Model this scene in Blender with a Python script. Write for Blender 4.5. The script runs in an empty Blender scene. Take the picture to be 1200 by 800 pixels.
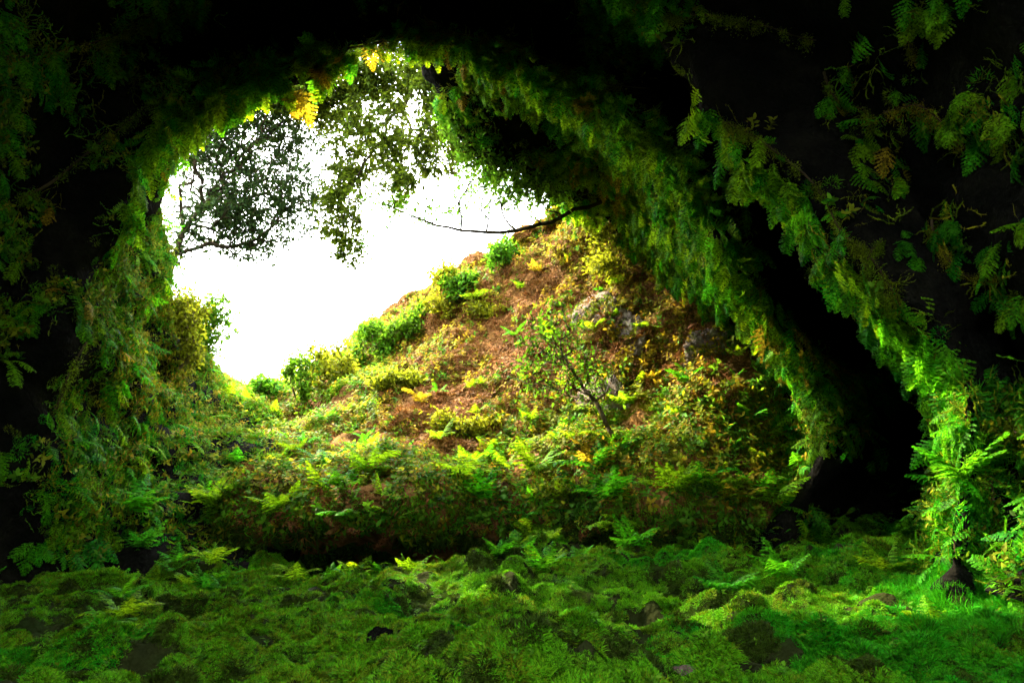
import bpy, math, random
import numpy as np
from mathutils import Vector, Matrix, Euler
from mathutils.bvhtree import BVHTree

SC = bpy.context.scene
COL = SC.collection
rng = np.random.default_rng(7)
random.seed(7)
R = math.radians

# ------------------------------------------------------------------ camera
CAM = np.array((0.0, 0.0, 1.2)); PITCH = R(15); FPX = 800.0
cam = bpy.data.cameras.new('camera'); cam.lens = 24; cam.sensor_width = 36; cam.clip_end = 2000
co = bpy.data.objects.new('camera', cam); COL.objects.link(co)
co.location = CAM; co.rotation_euler = (R(90) + PITCH, 0, 0)
SC.camera = co

# ------------------------------------------------------------------ sky, sun, exposure
SUN_DIR = Vector((-0.56, 0.46, 0.69)).normalized()      # towards the sun
SUN_EL = math.asin(SUN_DIR.z)
w = bpy.data.worlds.new('World'); SC.world = w; w.use_nodes = True
nt = w.node_tree; nt.nodes.clear()
sky = nt.nodes.new('ShaderNodeTexSky'); sky.sky_type = 'NISHITA'; sky.sun_disc = False
sky.sun_elevation = SUN_EL; sky.sun_rotation = math.atan2(SUN_DIR.x, SUN_DIR.y)
sky.air_density = 1.0; sky.dust_density = 4.0; sky.ozone_density = 1.0
cloud = nt.nodes.new('ShaderNodeMix'); cloud.data_type = 'RGBA'
cloud.inputs['Factor'].default_value = 0.72
cloud.inputs[7].default_value = (21.0, 21.2, 21.0, 1)       # bright, thin, even cloud
nt.links.new(sky.outputs[0], cloud.inputs[6])
bg = nt.nodes.new('ShaderNodeBackground'); bg.inputs['Strength'].default_value = 0.13
nt.links.new(cloud.outputs[2], bg.inputs['Color'])
wo = nt.nodes.new('ShaderNodeOutputWorld'); nt.links.new(bg.outputs[0], wo.inputs['Surface'])
sl = bpy.data.lights.new('sun', 'SUN'); sl.energy = 3.4; sl.angle = R(1.0); sl.color = (1.0, 0.82, 0.52)
so = bpy.data.objects.new('sun', sl); COL.objects.link(so)
so.rotation_euler = SUN_DIR.to_track_quat('Z', 'Y').to_euler(); so.location = (-8, 12, 20)
SC.view_settings.view_transform = 'Standard'; SC.view_settings.look = 'None'
SC.view_settings.exposure = 3.3; SC.view_settings.gamma = 1.0
cy = SC.cycles
cy.use_denoising = True
try: cy.denoiser = 'OPENIMAGEDENOISE'
except Exception: pass
cy.use_adaptive_sampling = True; cy.adaptive_threshold = 0.03
cy.max_bounces = 4; cy.diffuse_bounces = 1; cy.glossy_bounces = 1; cy.transmission_bounces = 3
cy.transparent_max_bounces = 4; cy.caustics_reflective = False; cy.caustics_refractive = False

# ------------------------------------------------------------------ helpers
cp, sp = math.cos(PITCH), math.sin(PITCH)
def at(px, py, Y):
    """world point seen at photo pixel (px,py) whose world y is Y"""
    a = (px - 600) / FPX; b = (400 - py) / FPX
    d = np.array((a, cp - b * sp, sp + b * cp))
    return CAM + d * (Y / d[1])
def proj(P):
    q = P - CAM
    dep = q[:, 1] * cp + q[:, 2] * sp
    up = -q[:, 1] * sp + q[:, 2] * cp
    s = np.where(dep > 0.3, dep, 0.3)
    return 600 + FPX * q[:, 0] / s, 400 - FPX * up / s, dep

def _hash(i, j, k):
    h = (i * 374761393 + j * 668265263 + k * 2147483647) & 0xFFFFFFFF
    h = ((h ^ (h >> 13)) * 1274126177) & 0xFFFFFFFF
    h = h ^ (h >> 16)
    return (h & 0xFFFFFF) / float(0xFFFFFF)
def vnoise(p, s=1.0, off=0):
    q = np.asarray(p, float) * s + off
    f = np.floor(q); t = q - f; t = t * t * t * (t * (t * 6 - 15) + 10)
    i = f.astype(np.int64); out = 0
    for dx in (0, 1):
        for dy in (0, 1):
            for dz in (0, 1):
                wgt = (t[:, 0] if dx else 1 - t[:, 0]) * (t[:, 1] if dy else 1 - t[:, 1]) * (t[:, 2] if dz else 1 - t[:, 2])
                out = out + wgt * _hash(i[:, 0] + dx, i[:, 1] + dy, i[:, 2] + dz)
    return out * 2 - 1
def fbm(p, s=1.0, o=4, off=0):
    a = 1.0; r = 0; n = 0
    for k in range(o):
        r = r + a * vnoise(p, s * 2 ** k, off + 17.3 * k); n += a; a *= 0.5
    return r / n
def sstep(a, b, x):
    t = np.clip((x - a) / (b - a), 0, 1); return t * t * (3 - 2 * t)

def cr(P, m):
    """Catmull-Rom through P along axis 0, m samples"""
    P = np.asarray(P, float); n = len(P)
    t = np.linspace(0, n - 1, m); i = np.minimum(t.astype(int), n - 2); f = (t - i)
    f = f.reshape((-1,) + (1,) * (P.ndim - 1))
    p0 = P[np.maximum(i - 1, 0)]; p1 = P[i]; p2 = P[i + 1]; p3 = P[np.minimum(i + 2, n - 1)]
    return 0.5 * ((2 * p1) + (-p0 + p2) * f + (2 * p0 - 5 * p1 + 4 * p2 - p3) * f ** 2 + (-p0 + 3 * p1 - 3 * p2 + p3) * f ** 3)

def np_mesh(name, V, F, mat, smooth=False):
    """V (n,3), F (m,3|4)"""
    V = np.asarray(V, np.float32); F = np.asarray(F, np.int32)
    me = bpy.data.meshes.new(name); k = F.shape[1]
    me.vertices.add(len(V)); me.vertices.foreach_set('co', V.ravel())
    me.loops.add(F.size); me.loops.foreach_set('vertex_index', F.ravel())
    me.polygons.add(len(F)); me.polygons.foreach_set('loop_start', np.arange(0, F.size, k, dtype=np.int32))
    me.polygons.foreach_set('loop_total', np.full(len(F), k, np.int32))
    me.update(calc_edges=True)
    if smooth: me.polygons.foreach_set('use_smooth', np.ones(len(F), bool))
    me.materials.append(mat)
    return me
def link(name, data, parent=None):
    o = bpy.data.objects.new(name, data); COL.objects.link(o)
    if parent: o.parent = parent
    return o
def tag(o, label, cat=None, group=None, kind=None):
    o['label'] = label
    if cat: o['category'] = cat
    if group: o['group'] = group
    if kind: o['kind'] = kind
    return o
def empty(name, loc):
    o = bpy.data.objects.new(name, None); COL.objects.link(o); o.location = loc
    o.empty_display_size = 0.1
    return o

# ------------------------------------------------------------------ materials
def new_mat(name):
    m = bpy.data.materials.new(name); m.use_nodes = True; m.node_tree.nodes.clear()
    return m, m.node_tree, m.node_tree.nodes, m.node_tree.links
def leaf_mat(name, col, trans=None, tmix=0.45, hue=0.02, val=0.7, rough=0.6, spec=0.05):
    m, t, N, L = new_mat(name)
    trans = trans or tuple(min(1, c * 1.6) for c in col)
    oi = N.new('ShaderNodeObjectInfo'); ge = N.new('ShaderNodeNewGeometry')
    mx = N.new('ShaderNodeMath'); mx.operation = 'MULTIPLY_ADD'; mx.inputs[1].default_value = 0.6
    sc = N.new('ShaderNodeMath'); sc.operation = 'MULTIPLY'; sc.inputs[1].default_value = 0.4
    L.new(ge.outputs['Random Per Island'], sc.inputs[0]); L.new(oi.outputs['Random'], mx.inputs[0]); L.new(sc.outputs[0], mx.inputs[2])
    hv = N.new('ShaderNodeMapRange'); hv.inputs['To Min'].default_value = 0.5 - hue; hv.inputs['To Max'].default_value = 0.5 + hue
    vv = N.new('ShaderNodeMapRange'); vv.inputs['To Min'].default_value = 1 - val; vv.inputs['To Max'].default_value = 1 + val
    wn = N.new('ShaderNodeTexWhiteNoise'); wn.noise_dimensions = '1D'
    L.new(mx.outputs[0], hv.inputs['Value']); L.new(mx.outputs[0], wn.inputs['W']); L.new(wn.outputs['Value'], vv.inputs['Value'])
    out = N.new('ShaderNodeOutputMaterial'); pr = N.new('ShaderNodeBsdfPrincipled'); tr = N.new('ShaderNodeBsdfTranslucent')
    ms = N.new('ShaderNodeMixShader'); ms.inputs[0].default_value = tmix
    pr.inputs['Roughness'].default_value = rough; pr.inputs['Specular IOR Level'].default_value = spec
    for c, s in ((col, pr.inputs['Base Color']), (trans, tr.inputs['Color'])):
        h = N.new('ShaderNodeHueSaturation'); h.inputs['Color'].default_value = (*c, 1)
        L.new(hv.outputs[0], h.inputs['Hue']); L.new(vv.outputs[0], h.inputs['Value']); L.new(h.outputs[0], s)
    L.new(pr.outputs[0], ms.inputs[1]); L.new(tr.outputs[0], ms.inputs[2]); L.new(ms.outputs[0], out.inputs['Surface'])
    return m
def ground_mat(name, cols, scale=1.5, bump=0.5, rough=0.95, bscale=18, detail=8):
    m, t, N, L = new_mat(name)
    out = N.new('ShaderNodeOutputMaterial'); pr = N.new('ShaderNodeBsdfPrincipled')
    tc = N.new('ShaderNodeTexCoord'); n1 = N.new('ShaderNodeTexNoise'); n1.inputs['Scale'].default_value = scale
    n1.inputs['Detail'].default_value = detail; n1.inputs['Roughness'].default_value = 0.65
    L.new(tc.outputs['Object'], n1.inputs['Vector'])
    cr_ = N.new('ShaderNodeValToRGB'); e = cr_.color_ramp.elements
    while len(e) < len(cols): e.new(0.5)
    for i, c in enumerate(cols):
        e[i].position = 0.3 + 0.4 * i / max(1, len(cols) - 1); e[i].color = (*c, 1)
    L.new(n1.outputs['Fac'], cr_.inputs['Fac']); L.new(cr_.outputs[0], pr.inputs['Base Color'])
    n2 = N.new('ShaderNodeTexNoise'); n2.inputs['Scale'].default_value = bscale; n2.inputs['Detail'].default_value = 6
    L.new(tc.outputs['Object'], n2.inputs['Vector'])
    b = N.new('ShaderNodeBump'); b.inputs['Strength'].default_value = bump; b.inputs['Distance'].default_value = 0.05
    L.new(n2.outputs['Fac'], b.inputs['Height']); L.new(b.outputs[0], pr.inputs['Normal'])
    pr.inputs['Roughness'].default_value = rough; pr.inputs['Specular IOR Level'].default_value = 0.03
    L.new(pr.outputs[0], out.inputs['Surface'])
    return m

M = dict(
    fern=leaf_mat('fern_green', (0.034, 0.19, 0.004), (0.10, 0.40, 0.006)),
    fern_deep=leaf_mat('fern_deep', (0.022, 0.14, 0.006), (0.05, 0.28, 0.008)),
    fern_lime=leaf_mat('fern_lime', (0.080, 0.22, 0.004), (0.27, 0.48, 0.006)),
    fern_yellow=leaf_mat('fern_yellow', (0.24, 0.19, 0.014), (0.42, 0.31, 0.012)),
    fern_dead=leaf_mat('fern_dead', (0.20, 0.085, 0.03), (0.22, 0.10, 0.03), tmix=0.25, hue=0.02),
    leaf=leaf_mat('leaf_green', (0.05, 0.15, 0.010), (0.14, 0.32, 0.012)),
    leaf_lime=leaf_mat('leaf_lime', (0.13, 0.165, 0.010), (0.28, 0.31, 0.012)),
    leaf_gold=leaf_mat('leaf_gold', (0.24, 0.18, 0.012), (0.36, 0.26, 0.012), hue=0.03),
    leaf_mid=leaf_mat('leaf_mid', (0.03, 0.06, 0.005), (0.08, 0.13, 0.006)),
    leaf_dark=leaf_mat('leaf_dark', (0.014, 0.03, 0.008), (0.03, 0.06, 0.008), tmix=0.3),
    moss=leaf_mat('moss_green', (0.078, 0.26, 0.005), (0.11, 0.36, 0.006), tmix=0.3, spec=0.05),
    moss_em=leaf_mat('moss_emerald', (0.028, 0.23, 0.005), (0.045, 0.34, 0.006), tmix=0.3, spec=0.05),
    moss_shade=leaf_mat('moss_shaded', (0.030, 0.062, 0.005), (0.04, 0.08, 0.006), tmix=0.3, spec=0.05),  # darker moss copy; shade of gaps and undercut put into its colour
    moss_olive=leaf_mat('moss_olive', (0.105, 0.17, 0.006), (0.16, 0.24, 0.008), tmix=0.3, spec=0.05),
    moss_gold=leaf_mat('moss_gold', (0.18, 0.19, 0.008), (0.26, 0.26, 0.010), tmix=0.3, spec=0.05),
    litter=leaf_mat('litter_brown', (0.23, 0.105, 0.030), (0.22, 0.10, 0.02), tmix=0.15, hue=0.02, val=0.6),
    bark=ground_mat('bark', ((0.012, 0.010, 0.006), (0.035, 0.028, 0.014)), 6, 0.8),
    bark_light=ground_mat('bark_light', ((0.07, 0.055, 0.03), (0.16, 0.12, 0.07)), 6, 0.6),
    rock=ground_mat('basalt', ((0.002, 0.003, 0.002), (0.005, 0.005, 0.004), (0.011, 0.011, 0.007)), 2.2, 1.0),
    rock_pale=ground_mat('pale_rock', ((0.05, 0.038, 0.028), (0.17, 0.135, 0.105), (0.36, 0.30, 0.25)), 5, 1.0, bscale=26),
    soil=ground_mat('soil', ((0.045, 0.024, 0.008), (0.14, 0.070, 0.020), (0.30, 0.165, 0.055)), 2.2, 1.0),
    peat=ground_mat('peat', ((0.008, 0.012, 0.004), (0.018, 0.024, 0.006), (0.012, 0.035, 0.006)), 2.0, 1.0),
    root=ground_mat('root', ((0.03, 0.024, 0.012), (0.10, 0.075, 0.04)), 9, 0.6),
)

# ------------------------------------------------------------------ terrain surfaces
class Surf:
    """a grid of points with its own normals; keeps what the plants need to root on it"""
    cut = None
    def __init__(s, P, flip_ref):
        s.P = P; s.N = s.normals(P)
        if np.mean(np.einsum('ijk,ijk->ij', s.N, flip_ref(P) - P)) < 0: s.sgn = -1
        else: s.sgn = 1
        s.N *= s.sgn
    @staticmethod
    def normals(P):
        du = np.gradient(P, axis=1); dv = np.gradient(P, axis=0)
        n = np.cross(du, dv); l = np.linalg.norm(n, axis=2, keepdims=True); l[l < 1e-9] = 1
        return n / l
    def displace(s, f):
        sh = s.P.shape
        d = f(s.P.reshape(-1, 3)).reshape(sh[0], sh[1], 1)
        s.P = s.P + s.N * d; s.N = s.normals(s.P) * s.sgn
    def tris(s):
        nv, nu = s.P.shape[:2]
        i = np.arange(nv * nu).reshape(nv, nu)
        a, b, c, d = i[:-1, :-1].ravel(), i[:-1, 1:].ravel(), i[1:, 1:].ravel(), i[1:, :-1].ravel()
        return np.stack((a, b, c, d), 1)
    def mesh(s, name, mat):
        F = s.tris()
        if s.sgn < 0: F = F[:, ::-1]
        if s.cut is not None: F = F[~s.cut(s.P.reshape(-1, 3)[F].mean(1))]
        return np_mesh(name, s.P.reshape(-1, 3), F, mat, True)
    def sample(s, n):
        P = s.P.reshape(-1, 3); N = s.N.reshape(-1, 3); F = s.tris()
        T = np.concatenate((F[:, [0, 1, 2]], F[:, [0, 2, 3]]))
        ar = 0.5 * np.linalg.norm(np.cross(P[T[:, 1]] - P[T[:, 0]], P[T[:, 2]] - P[T[:, 0]]), axis=1)
        s.area = ar.sum()
        k = rng.choice(len(T), n, p=ar / ar.sum())
        u = rng.random(n); v = rng.random(n); f = u + v > 1; u[f] = 1 - u[f]; v[f] = 1 - v[f]
        wgt = np.stack((1 - u - v, u, v), 1)[:, :, None]
        p = (P[T[k]] * wgt).sum(1); nn = (N[T[k]] * wgt).sum(1)
        nn /= np.maximum(np.linalg.norm(nn, axis=1, keepdims=True), 1e-9)
        return p, nn

# --- the vault: curves run from the left floor over the top to the right floor, from the far lip to behind the camera
A2 = [(330, 690, 9.4), (345, 570, 12.0), (268, 458, 16.0), (180, 352, 13.2), (188, 185, 9.9), (352, 50, 9.3), (474, 58, 9.9), (562, 172, 11.2), (690, 240, 12.4), (790, 330, 12.0), (880, 470, 11.0), (850, 650, 10.0)]
A1 = [(55, 720, 7.6), (70, 560, 7.6), (90, 420, 7.6), (125, 290, 7.8), (205, 125, 8.2), (365, 66, 8.6), (500, 40, 8.6), (650, 85, 8.5), (765, 155, 8.5), (860, 300, 8.6), (985, 490, 8.6), (900, 660, 8.6)]
AM = [(170, 705, 8.6), (190, 575, 9.8), (175, 430, 11.2), (140, 290, 10.4), (200, 142, 9.0), (358, 57, 8.9), (505, 34, 9.2), (640, 112, 10.0), (738, 198, 10.6), (832, 316, 10.5), (935, 484, 10.0), (875, 655, 9.4)]
R1 = [(-100, 740, 6.2), (-60, 560, 6.4), (-10, 400, 6.7), (40, 200, 7.2), (150, 40, 7.8), (330, 0, 8.3), (500, -20, 8.3), (690, 20, 8.3), (850, 100, 8.6), (975, 250, 10), (1110, 440, 11.5), (1080, 670, 11.5)]
RB = [(-300, 820, 3.8), (-250, 560, 4.2), (-190, 350, 4.8), (-50, 100, 5.6), (80, -40, 6.2), (300, -90, 6.5), (500, -110, 6.5), (700, -60, 6.6), (850, 130, 6.6), (985, 290, 6.1), (1110, 440, 5.7), (1085, 690, 5.6)]
RM = [(-420, 860, 3.0), (-400, 600, 3.2), (-320, 270, 3.7), (-140, 0, 4.7), (30, -150, 5.3), (290, -220, 5.6), (500, -240, 5.6), (770, -110, 5.9), (960, 90, 6.3), (1085, 260, 6.0), (1180, 430, 5.4), (1170, 700, 5.0)]
R2 = [(-500, 900, 2.2), (-520, 600, 2.3), (-430, 200, 2.8), (-230, -100, 3.8), (0, -250, 4.4), (290, -340, 4.6), (500, -360, 4.6), (830, -200, 4.9), (1060, 50, 5.2), (1190, 240, 5.0), (1290, 430, 4.4), (1280, 740, 4.0)]
curves = [np.array([at(*p) for p in c]) for c in (A2, AM, A1, R1, RB, RM, R2)]
def ring(y, hw, h, cx, z0):
    a = np.linspace(math.pi, 0, 12)
    return np.stack((cx + hw * np.cos(a), np.full(12, y), z0 + h * np.sin(a) ** 0.8), 1)
for y, hw, h in ((0.5, 5.0, 7.4), (-3, 5.2, 6.8), (-5, 4.4, 5.6), (-6.4, 2.6, 3.4)):  # rear end, out of view, left partly open to let in fill light
    curves.append(ring(y, hw, h, 0.3, -0.8))
# outside of the lip: the roof's upper surface, running up and back from the mouth
o1 = curves[0].copy(); o1[:, 1] -= 0.1; o1[3:9, 2] += 0.4; o1[:3, 0] -= 0.2
o2 = curves[0].copy(); o2[:, 1] -= 1.2; o2[3:9, 2] += 1.2; o2[:4, 0] -= 1.5; o2[9:, 0] += 1.8
o3 = curves[0].copy(); o3[:, 1] -= 4.5; o3[3:9, 2] += 2.2; o3[:4, 0] -= 5; o3[9:, 0] += 6
curves = [o3, o2, o1] + curves
NU, NV = 190, 190
P = cr(np.array([cr(c, NU) for c in curves]), NV)
shell = Surf(P, lambda Q: np.stack((np.full(Q.shape[:2], -0.3), Q[..., 1], np.full(Q.shape[:2], 3.0)), 2))
def shell_disp(p):
    fade = sstep(-1.0, 3.5, p[:, 1])
    return (0.34 * fbm(p, 0.55, 3) + 0.20 * (1 - np.abs(fbm(p, 1.1, 3, 5))) - 0.10 + 0.10 * fbm(p, 2.6, 3, 9)) * (0.4 + 0.6 * fade) * (1 + 0.9 * sstep(-2.8, -4.2, p[:, 0]) * sstep(8.3, 9.3, p[:, 1]) * sstep(7, 5.5, p[:, 2]))
shell.displace(shell_disp)
# unseen skylight above and behind the viewer, added to light the interior
shell.cut = lambda c: (((c[:, 0] - 0.6) / 2.1) ** 2 + ((c[:, 1] + 1.1) / 1.7) ** 2 < 1 + 0.25 * vnoise(c, 1.3, 4)) & (c[:, 2] > 3.5)
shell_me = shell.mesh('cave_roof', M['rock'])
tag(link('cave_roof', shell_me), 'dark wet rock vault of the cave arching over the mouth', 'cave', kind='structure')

# --- the earth bank beyond the mouth
B = [
    [(60, 690, 11.5), (150, 680, 11), (300, 680, 10.4), (450, 690, 11.9), (600, 680, 10.4), (750, 670, 9.4), (880, 665, 9.2), (1000, 665, 10), (1150, 665, 11)],
    [(60, 640, 11.6), (150, 640, 11), (300, 645, 10.3), (450, 636, 11.8), (600, 645, 10.3), (750, 635, 9.3), (880, 635, 9.2), (1000, 640, 10.3), (1150, 650, 11.2)],
    [(60, 600, 11.8), (150, 600, 11), (300, 616, 9.9), (450, 590, 9.1), (600, 618, 9.9), (750, 598, 9.0), (870, 600, 9.1), (1000, 600, 10.8), (1150, 600, 11.5)],
    [(60, 560, 12.5), (160, 560, 12), (300, 570, 10.8), (450, 572, 10.4), (600, 572, 10.4), (740, 560, 9.8), (860, 560, 9.5), (980, 540, 11), (1150, 540, 12)],
    [(20, 420, 14), (150, 500, 14), (300, 525, 13), (440, 525, 12.6), (600, 515, 12.0), (730, 505, 10.9), (855, 500, 10.0), (970, 470, 11.2), (1150, 440, 12)],  # from here the first column rises unseen, added to shade the lower bank
    [(0, 300, 15.5), (130, 440, 16), (300, 487, 15.5), (430, 470, 14.7), (580, 450, 13.6), (720, 435, 12), (850, 420, 10.7), (960, 380, 11.4), (1150, 330, 12)],
    [(-20, 210, 17.5), (130, 390, 18.5), (290, 468, 18), (420, 428, 17.2), (545, 375, 15.8), (680, 345, 13.6), (800, 320, 12), (930, 280, 11.8), (1150, 230, 12)],
    [(-20, 190, 20), (130, 370, 21), (285, 457, 20.5), (400, 418, 19), (520, 345, 17.2), (620, 292, 15.4), (720, 238, 13.6), (860, 200, 12.6), (1150, 130, 12.5)],
    [(-20, 230, 26), (130, 380, 26), (285, 466, 25.5), (400, 430, 24), (520, 365, 22), (620, 312, 20), (720, 245, 17), (860, 190, 15), (1150, 120, 14)],
    [(0, 500, 60), (200, 500, 60), (285, 500, 60), (400, 480, 60), (520, 460, 60), (620, 440, 60), (720, 400, 60), (860, 380, 60), (1150, 360, 60)],
]
P = cr(np.array([cr(np.array([at(*p) for p in r]), 190) for r in B]), 210)
bank = Surf(P, lambda Q: np.stack((Q[..., 0] - 3, Q[..., 1] - 6, Q[..., 2] + 8), 2))
bank.displace(lambda p: 0.42 * fbm(p, 0.6, 3, 31) + 0.34 * (1 - np.abs(fbm(p, 1.2, 3, 3))) - 0.2 + 0.16 * fbm(p, 2.8, 3, 43))
tag(link('earth_bank', bank.mesh('earth_bank', M['soil'])), 'red brown earth bank rising beyond the cave mouth to the skyline', 'bank', kind='structure')

# --- the mossy floor
xs = np.concatenate((np.linspace(-60, -9, 12)[:-1], np.linspace(-9, 9, 360), np.linspace(9, 60, 12)[1:])); ys = np.concatenate((np.linspace(-60, -9, 12)[:-1], np.linspace(-9, 3, 40)[:-1], np.linspace(3, 13, 260)))
X, Y = np.meshgrid(xs, ys)
def floor_z(x, y):
    z = np.interp(y, (-9, 1, 4.2, 6.5, 8.6, 9.6, 13), (0.1, 0.1, 0.36, 0.52, 0.72, 0.90, 1.0))
    z = z - 0.6 * sstep(1.7, 1.0, np.abs(x + 1.6)) * sstep(8.7, 9.3, y) - 0.14 * sstep(2.6, 1.2, np.abs(x + 1.6)) * sstep(6.8, 8.2, y)
    z = z + 0.045 * np.clip(x, -6, 6) + 0.28 * sstep(2.2, 4.5, x) * sstep(8, 5, y)
    q = np.stack((x.ravel(), y.ravel(), np.zeros(x.size)), 1)
    m = 0.16 * fbm(q, 0.7, 2, 77) + 0.26 * (np.abs(fbm(q * (1, 1.5, 1), 0.9, 2, 12)) - 0.2) + 0.22 * (np.abs(fbm(q * (1, 1.3, 1), 1.9, 2, 12)) - 0.2) + 0.15 * (np.abs(fbm(q, 3.3, 2, 5)) - .2) + 0.08 * (np.abs(vnoise(q, 7.5, 15)) - .25)
    wv = (y.ravel() + 0.9 * fbm(q, .55, 2, 33) + .12 * q[:, 0]) / 1.15; fl = np.floor(wv); fr = wv - fl
    m = m + 0.12 * (fl + sstep(0.0, 0.22, fr) - wv) * sstep(2.5, 4, y.ravel()) * sstep(10.5, 9, y.ravel())
    return z + m.reshape(x.shape)
Z = floor_z(X, Y)
floor = Surf(np.stack((X, Y, Z), 2), lambda Q: Q + np.array((0, 0, 5.0)))
tag(link('ground', floor.mesh('ground', M['peat'])), 'humped dark peaty floor of the cave under the moss', 'ground', kind='structure')

class Part(Surf):
    def __init__(s, base, m):
        s.P = base.P[m[0]:m[1], m[2]:m[3]]; s.N = base.N[m[0]:m[1], m[2]:m[3]]; s.sgn = base.sgn
iy0 = int(np.argmin(np.abs(ys - 2.4))); iy1 = int(np.argmin(np.abs(ys - 11.8)))
floor_in = Part(floor, (iy0, iy1, 11, 371))
bank_in = Part(bank, (0, 184, 0, 160))
print('areas', shell.P.shape, bank_in.P[-1, :, 1].min())
# ray casting for roots, visibility and planting
def bvh_of(*ss):
    V = []; F = []; o = 0
    for s in ss:
        p = s.P.reshape(-1, 3); V.extend(map(tuple, p)); F.extend(map(tuple, (s.tris() + o).tolist())); o += len(p)
    return BVHTree.FromPolygons(V, F)
BVH = bvh_of(shell, bank, floor); BVH_SHELL = bvh_of(shell)
def hit(px, py, tree=None):
    d = Vector(at(px, py, 1.0) - CAM).normalized()
    loc, n, i, dist = (tree or BVH).ray_cast(Vector(CAM), d)
    if loc is None: return None, None
    if n.dot(d) > 0: n = -n
    return np.array(loc), np.array(n)
def visible(p, n, tol=0.25):
    d = Vector(p + n * 0.12 - CAM); L = d.length; d.normalize()
    loc, _, _, dist = BVH.ray_cast(Vector(CAM), d)
    return loc is None or dist > L - tol

# ------------------------------------------------------------------ small plant shapes (unit size, growing along +Y, face +Z)
def frond_mesh(name, mat, pairs=13, width=0.30, teeth=5, bend=0.9, shape='delta', curl=0.15, seed=0, stalk=0.12):
    r = random.Random(seed); V = []; F = []
    def rach(t):          # arc bending towards -Z
        a = bend * t
        if abs(bend) < 1e-3: return np.array((0, t, 0.0)), np.array((0, 1.0, 0)), np.array((0, 0, 1.0))
        return (np.array((0, math.sin(a) / bend, -(1 - math.cos(a)) / bend)), np.array((0, math.cos(a), -math.sin(a))), np.array((0, math.sin(a), math.cos(a))))
    def tri(a, b, c):
        i = len(V); V.extend((a, b, c)); F.append((i, i + 1, i + 2))
    # stalk
    prev = None
    for k in range(7):
        p, d, n = rach(k / 6); hw = 0.008 * (1 - 0.8 * k / 6); x = np.array((hw, 0, 0))
        if prev is not None:
            tri(prev[0], prev[1], p + x); tri(prev[0], p + x, p - x)
        prev = (p - x, p + x)
    for k in range(pairs):
        t = stalk + (1 - stalk) * (k / pairs) ** 0.92; p, d, n = rach(t)
        s = (t - stalk) / (1 - stalk)
        if shape == 'delta': wl = width * (1 - s) ** 0.85 * (0.85 + 0.15 * min(1, s * 8)) + 0.012
        else: wl = width * (math.sin(math.pi * min(1, 0.12 + 0.88 * (1 - s) ** 0.9)) ** 0.7 * 0.9) + 0.01
        ph = (1 - stalk) / pairs * (1.05 if shape == 'delta' else 0.9)
        for sd in (-1, 1):
            fw = 0.30 + 0.5 * s + r.uniform(-.08, .08)
            ax = np.array((sd, 0, 0)) * math.cos(fw) + d * math.sin(fw) - n * r.uniform(0.0, 0.25)
            ax /= np.linalg.norm(ax); L = wl * r.uniform(0.88, 1.08)
            side = d - ax * d.dot(ax); side /= np.linalg.norm(side)
            nt_ = max(2, int(round(teeth * (0.35 + 0.65 * wl / width))))
            for q in range(nt_):
                u0 = q / nt_; u1 = (q + 1) / nt_
                c0 = p + ax * L * u0 - n * curl * L * u0 ** 2; c1 = p + ax * L * min(1, u1 * 1.02) - n * curl * L * u1 ** 2
                hw = ph * 0.50 * (1 - u0) ** 0.55 + 0.004
                m_ = (c0 * 0.45 + c1 * 0.55)
                for sg in (1, -1):
                    eo = m_ + side * hw * sg - n * 0.15 * hw; ei = c0 + side * hw * 0.72 * sg
                    i0 = len(V); V.extend((c0, c1, eo, ei))
                    F.extend(((i0, i0 + 1, i0 + 2), (i0, i0 + 2, i0 + 3)) if sg > 0 else ((i0, i0 + 2, i0 + 1), (i0, i0 + 3, i0 + 2)))
    return np_mesh(name, np.array(V), np.array(F), mat)

def clump_mesh(name, mat, n=46, length=(0.5, 1.0), width=0.10, spread=1.0, lean=0.8, seed=0, segs=2):
    """moss cushion: little curved blades"""
    r = random.Random(seed); V = []; F = []
    for _ in range(n):
        a = r.uniform(0, 6.283); rad = spread * math.sqrt(r.random()); b = np.array((rad * math.cos(a), rad * math.sin(a), -0.05))
        a2 = a + r.uniform(-1, 1); le = lean * r.uniform(0.3, 1.2)
        d = np.array((math.cos(a2) * le, math.sin(a2) * le, 1.0)); d /= np.linalg.norm(d)
        L = r.uniform(*length); h = r.uniform(0, 6.283); s = np.array((math.cos(h), math.sin(h), 0)) * width * r.uniform(.6, 1.3)
        m_ = b + d * L * 0.55; e = b + d * L + np.array((math.cos(a2), math.sin(a2), -0.5)) * L * 0.3
        i = len(V); V.extend((b - s * .6, b + s * .6, m_ + s, m_ - s, e)); F.extend(((i, i + 1, i + 2), (i, i + 2, i + 3), (i + 3, i + 2, i + 4)))
    return np_mesh(name, np.array(V), np.array(F), mat)
def leaf_shape(L=1.0, W=0.5, fold=0.15):
    V = np.array(((0, 0, 0), (-W * .42, L * .35, fold * .4), (W * .42, L * .35, fold * .4), (-W * .34, L * .7, fold * .2), (W * .34, L * .7, fold * .2), (0, L, -fold * .6), (0, L * .38, 0), (0, L * .7, -fold * .2)))
    F = np.array(((0, 6, 1), (0, 2, 6), (1, 6, 7), (1, 7, 3), (6, 2, 4), (6, 4, 7), (3, 7, 5), (7, 4, 5)))
    return V, F
def join_leaves(name, mat, pos, Rm, scl, LV, LF):
    n = len(pos); V = (np.einsum('nij,kj->nki', Rm, LV) * scl[:, None, None] + pos[:, None, :]).reshape(-1, 3)
    F = (LF[None] + (np.arange(n) * len(LV))[:, None, None]).reshape(-1, 3)
    return np_mesh(name, V, F, mat)
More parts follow.
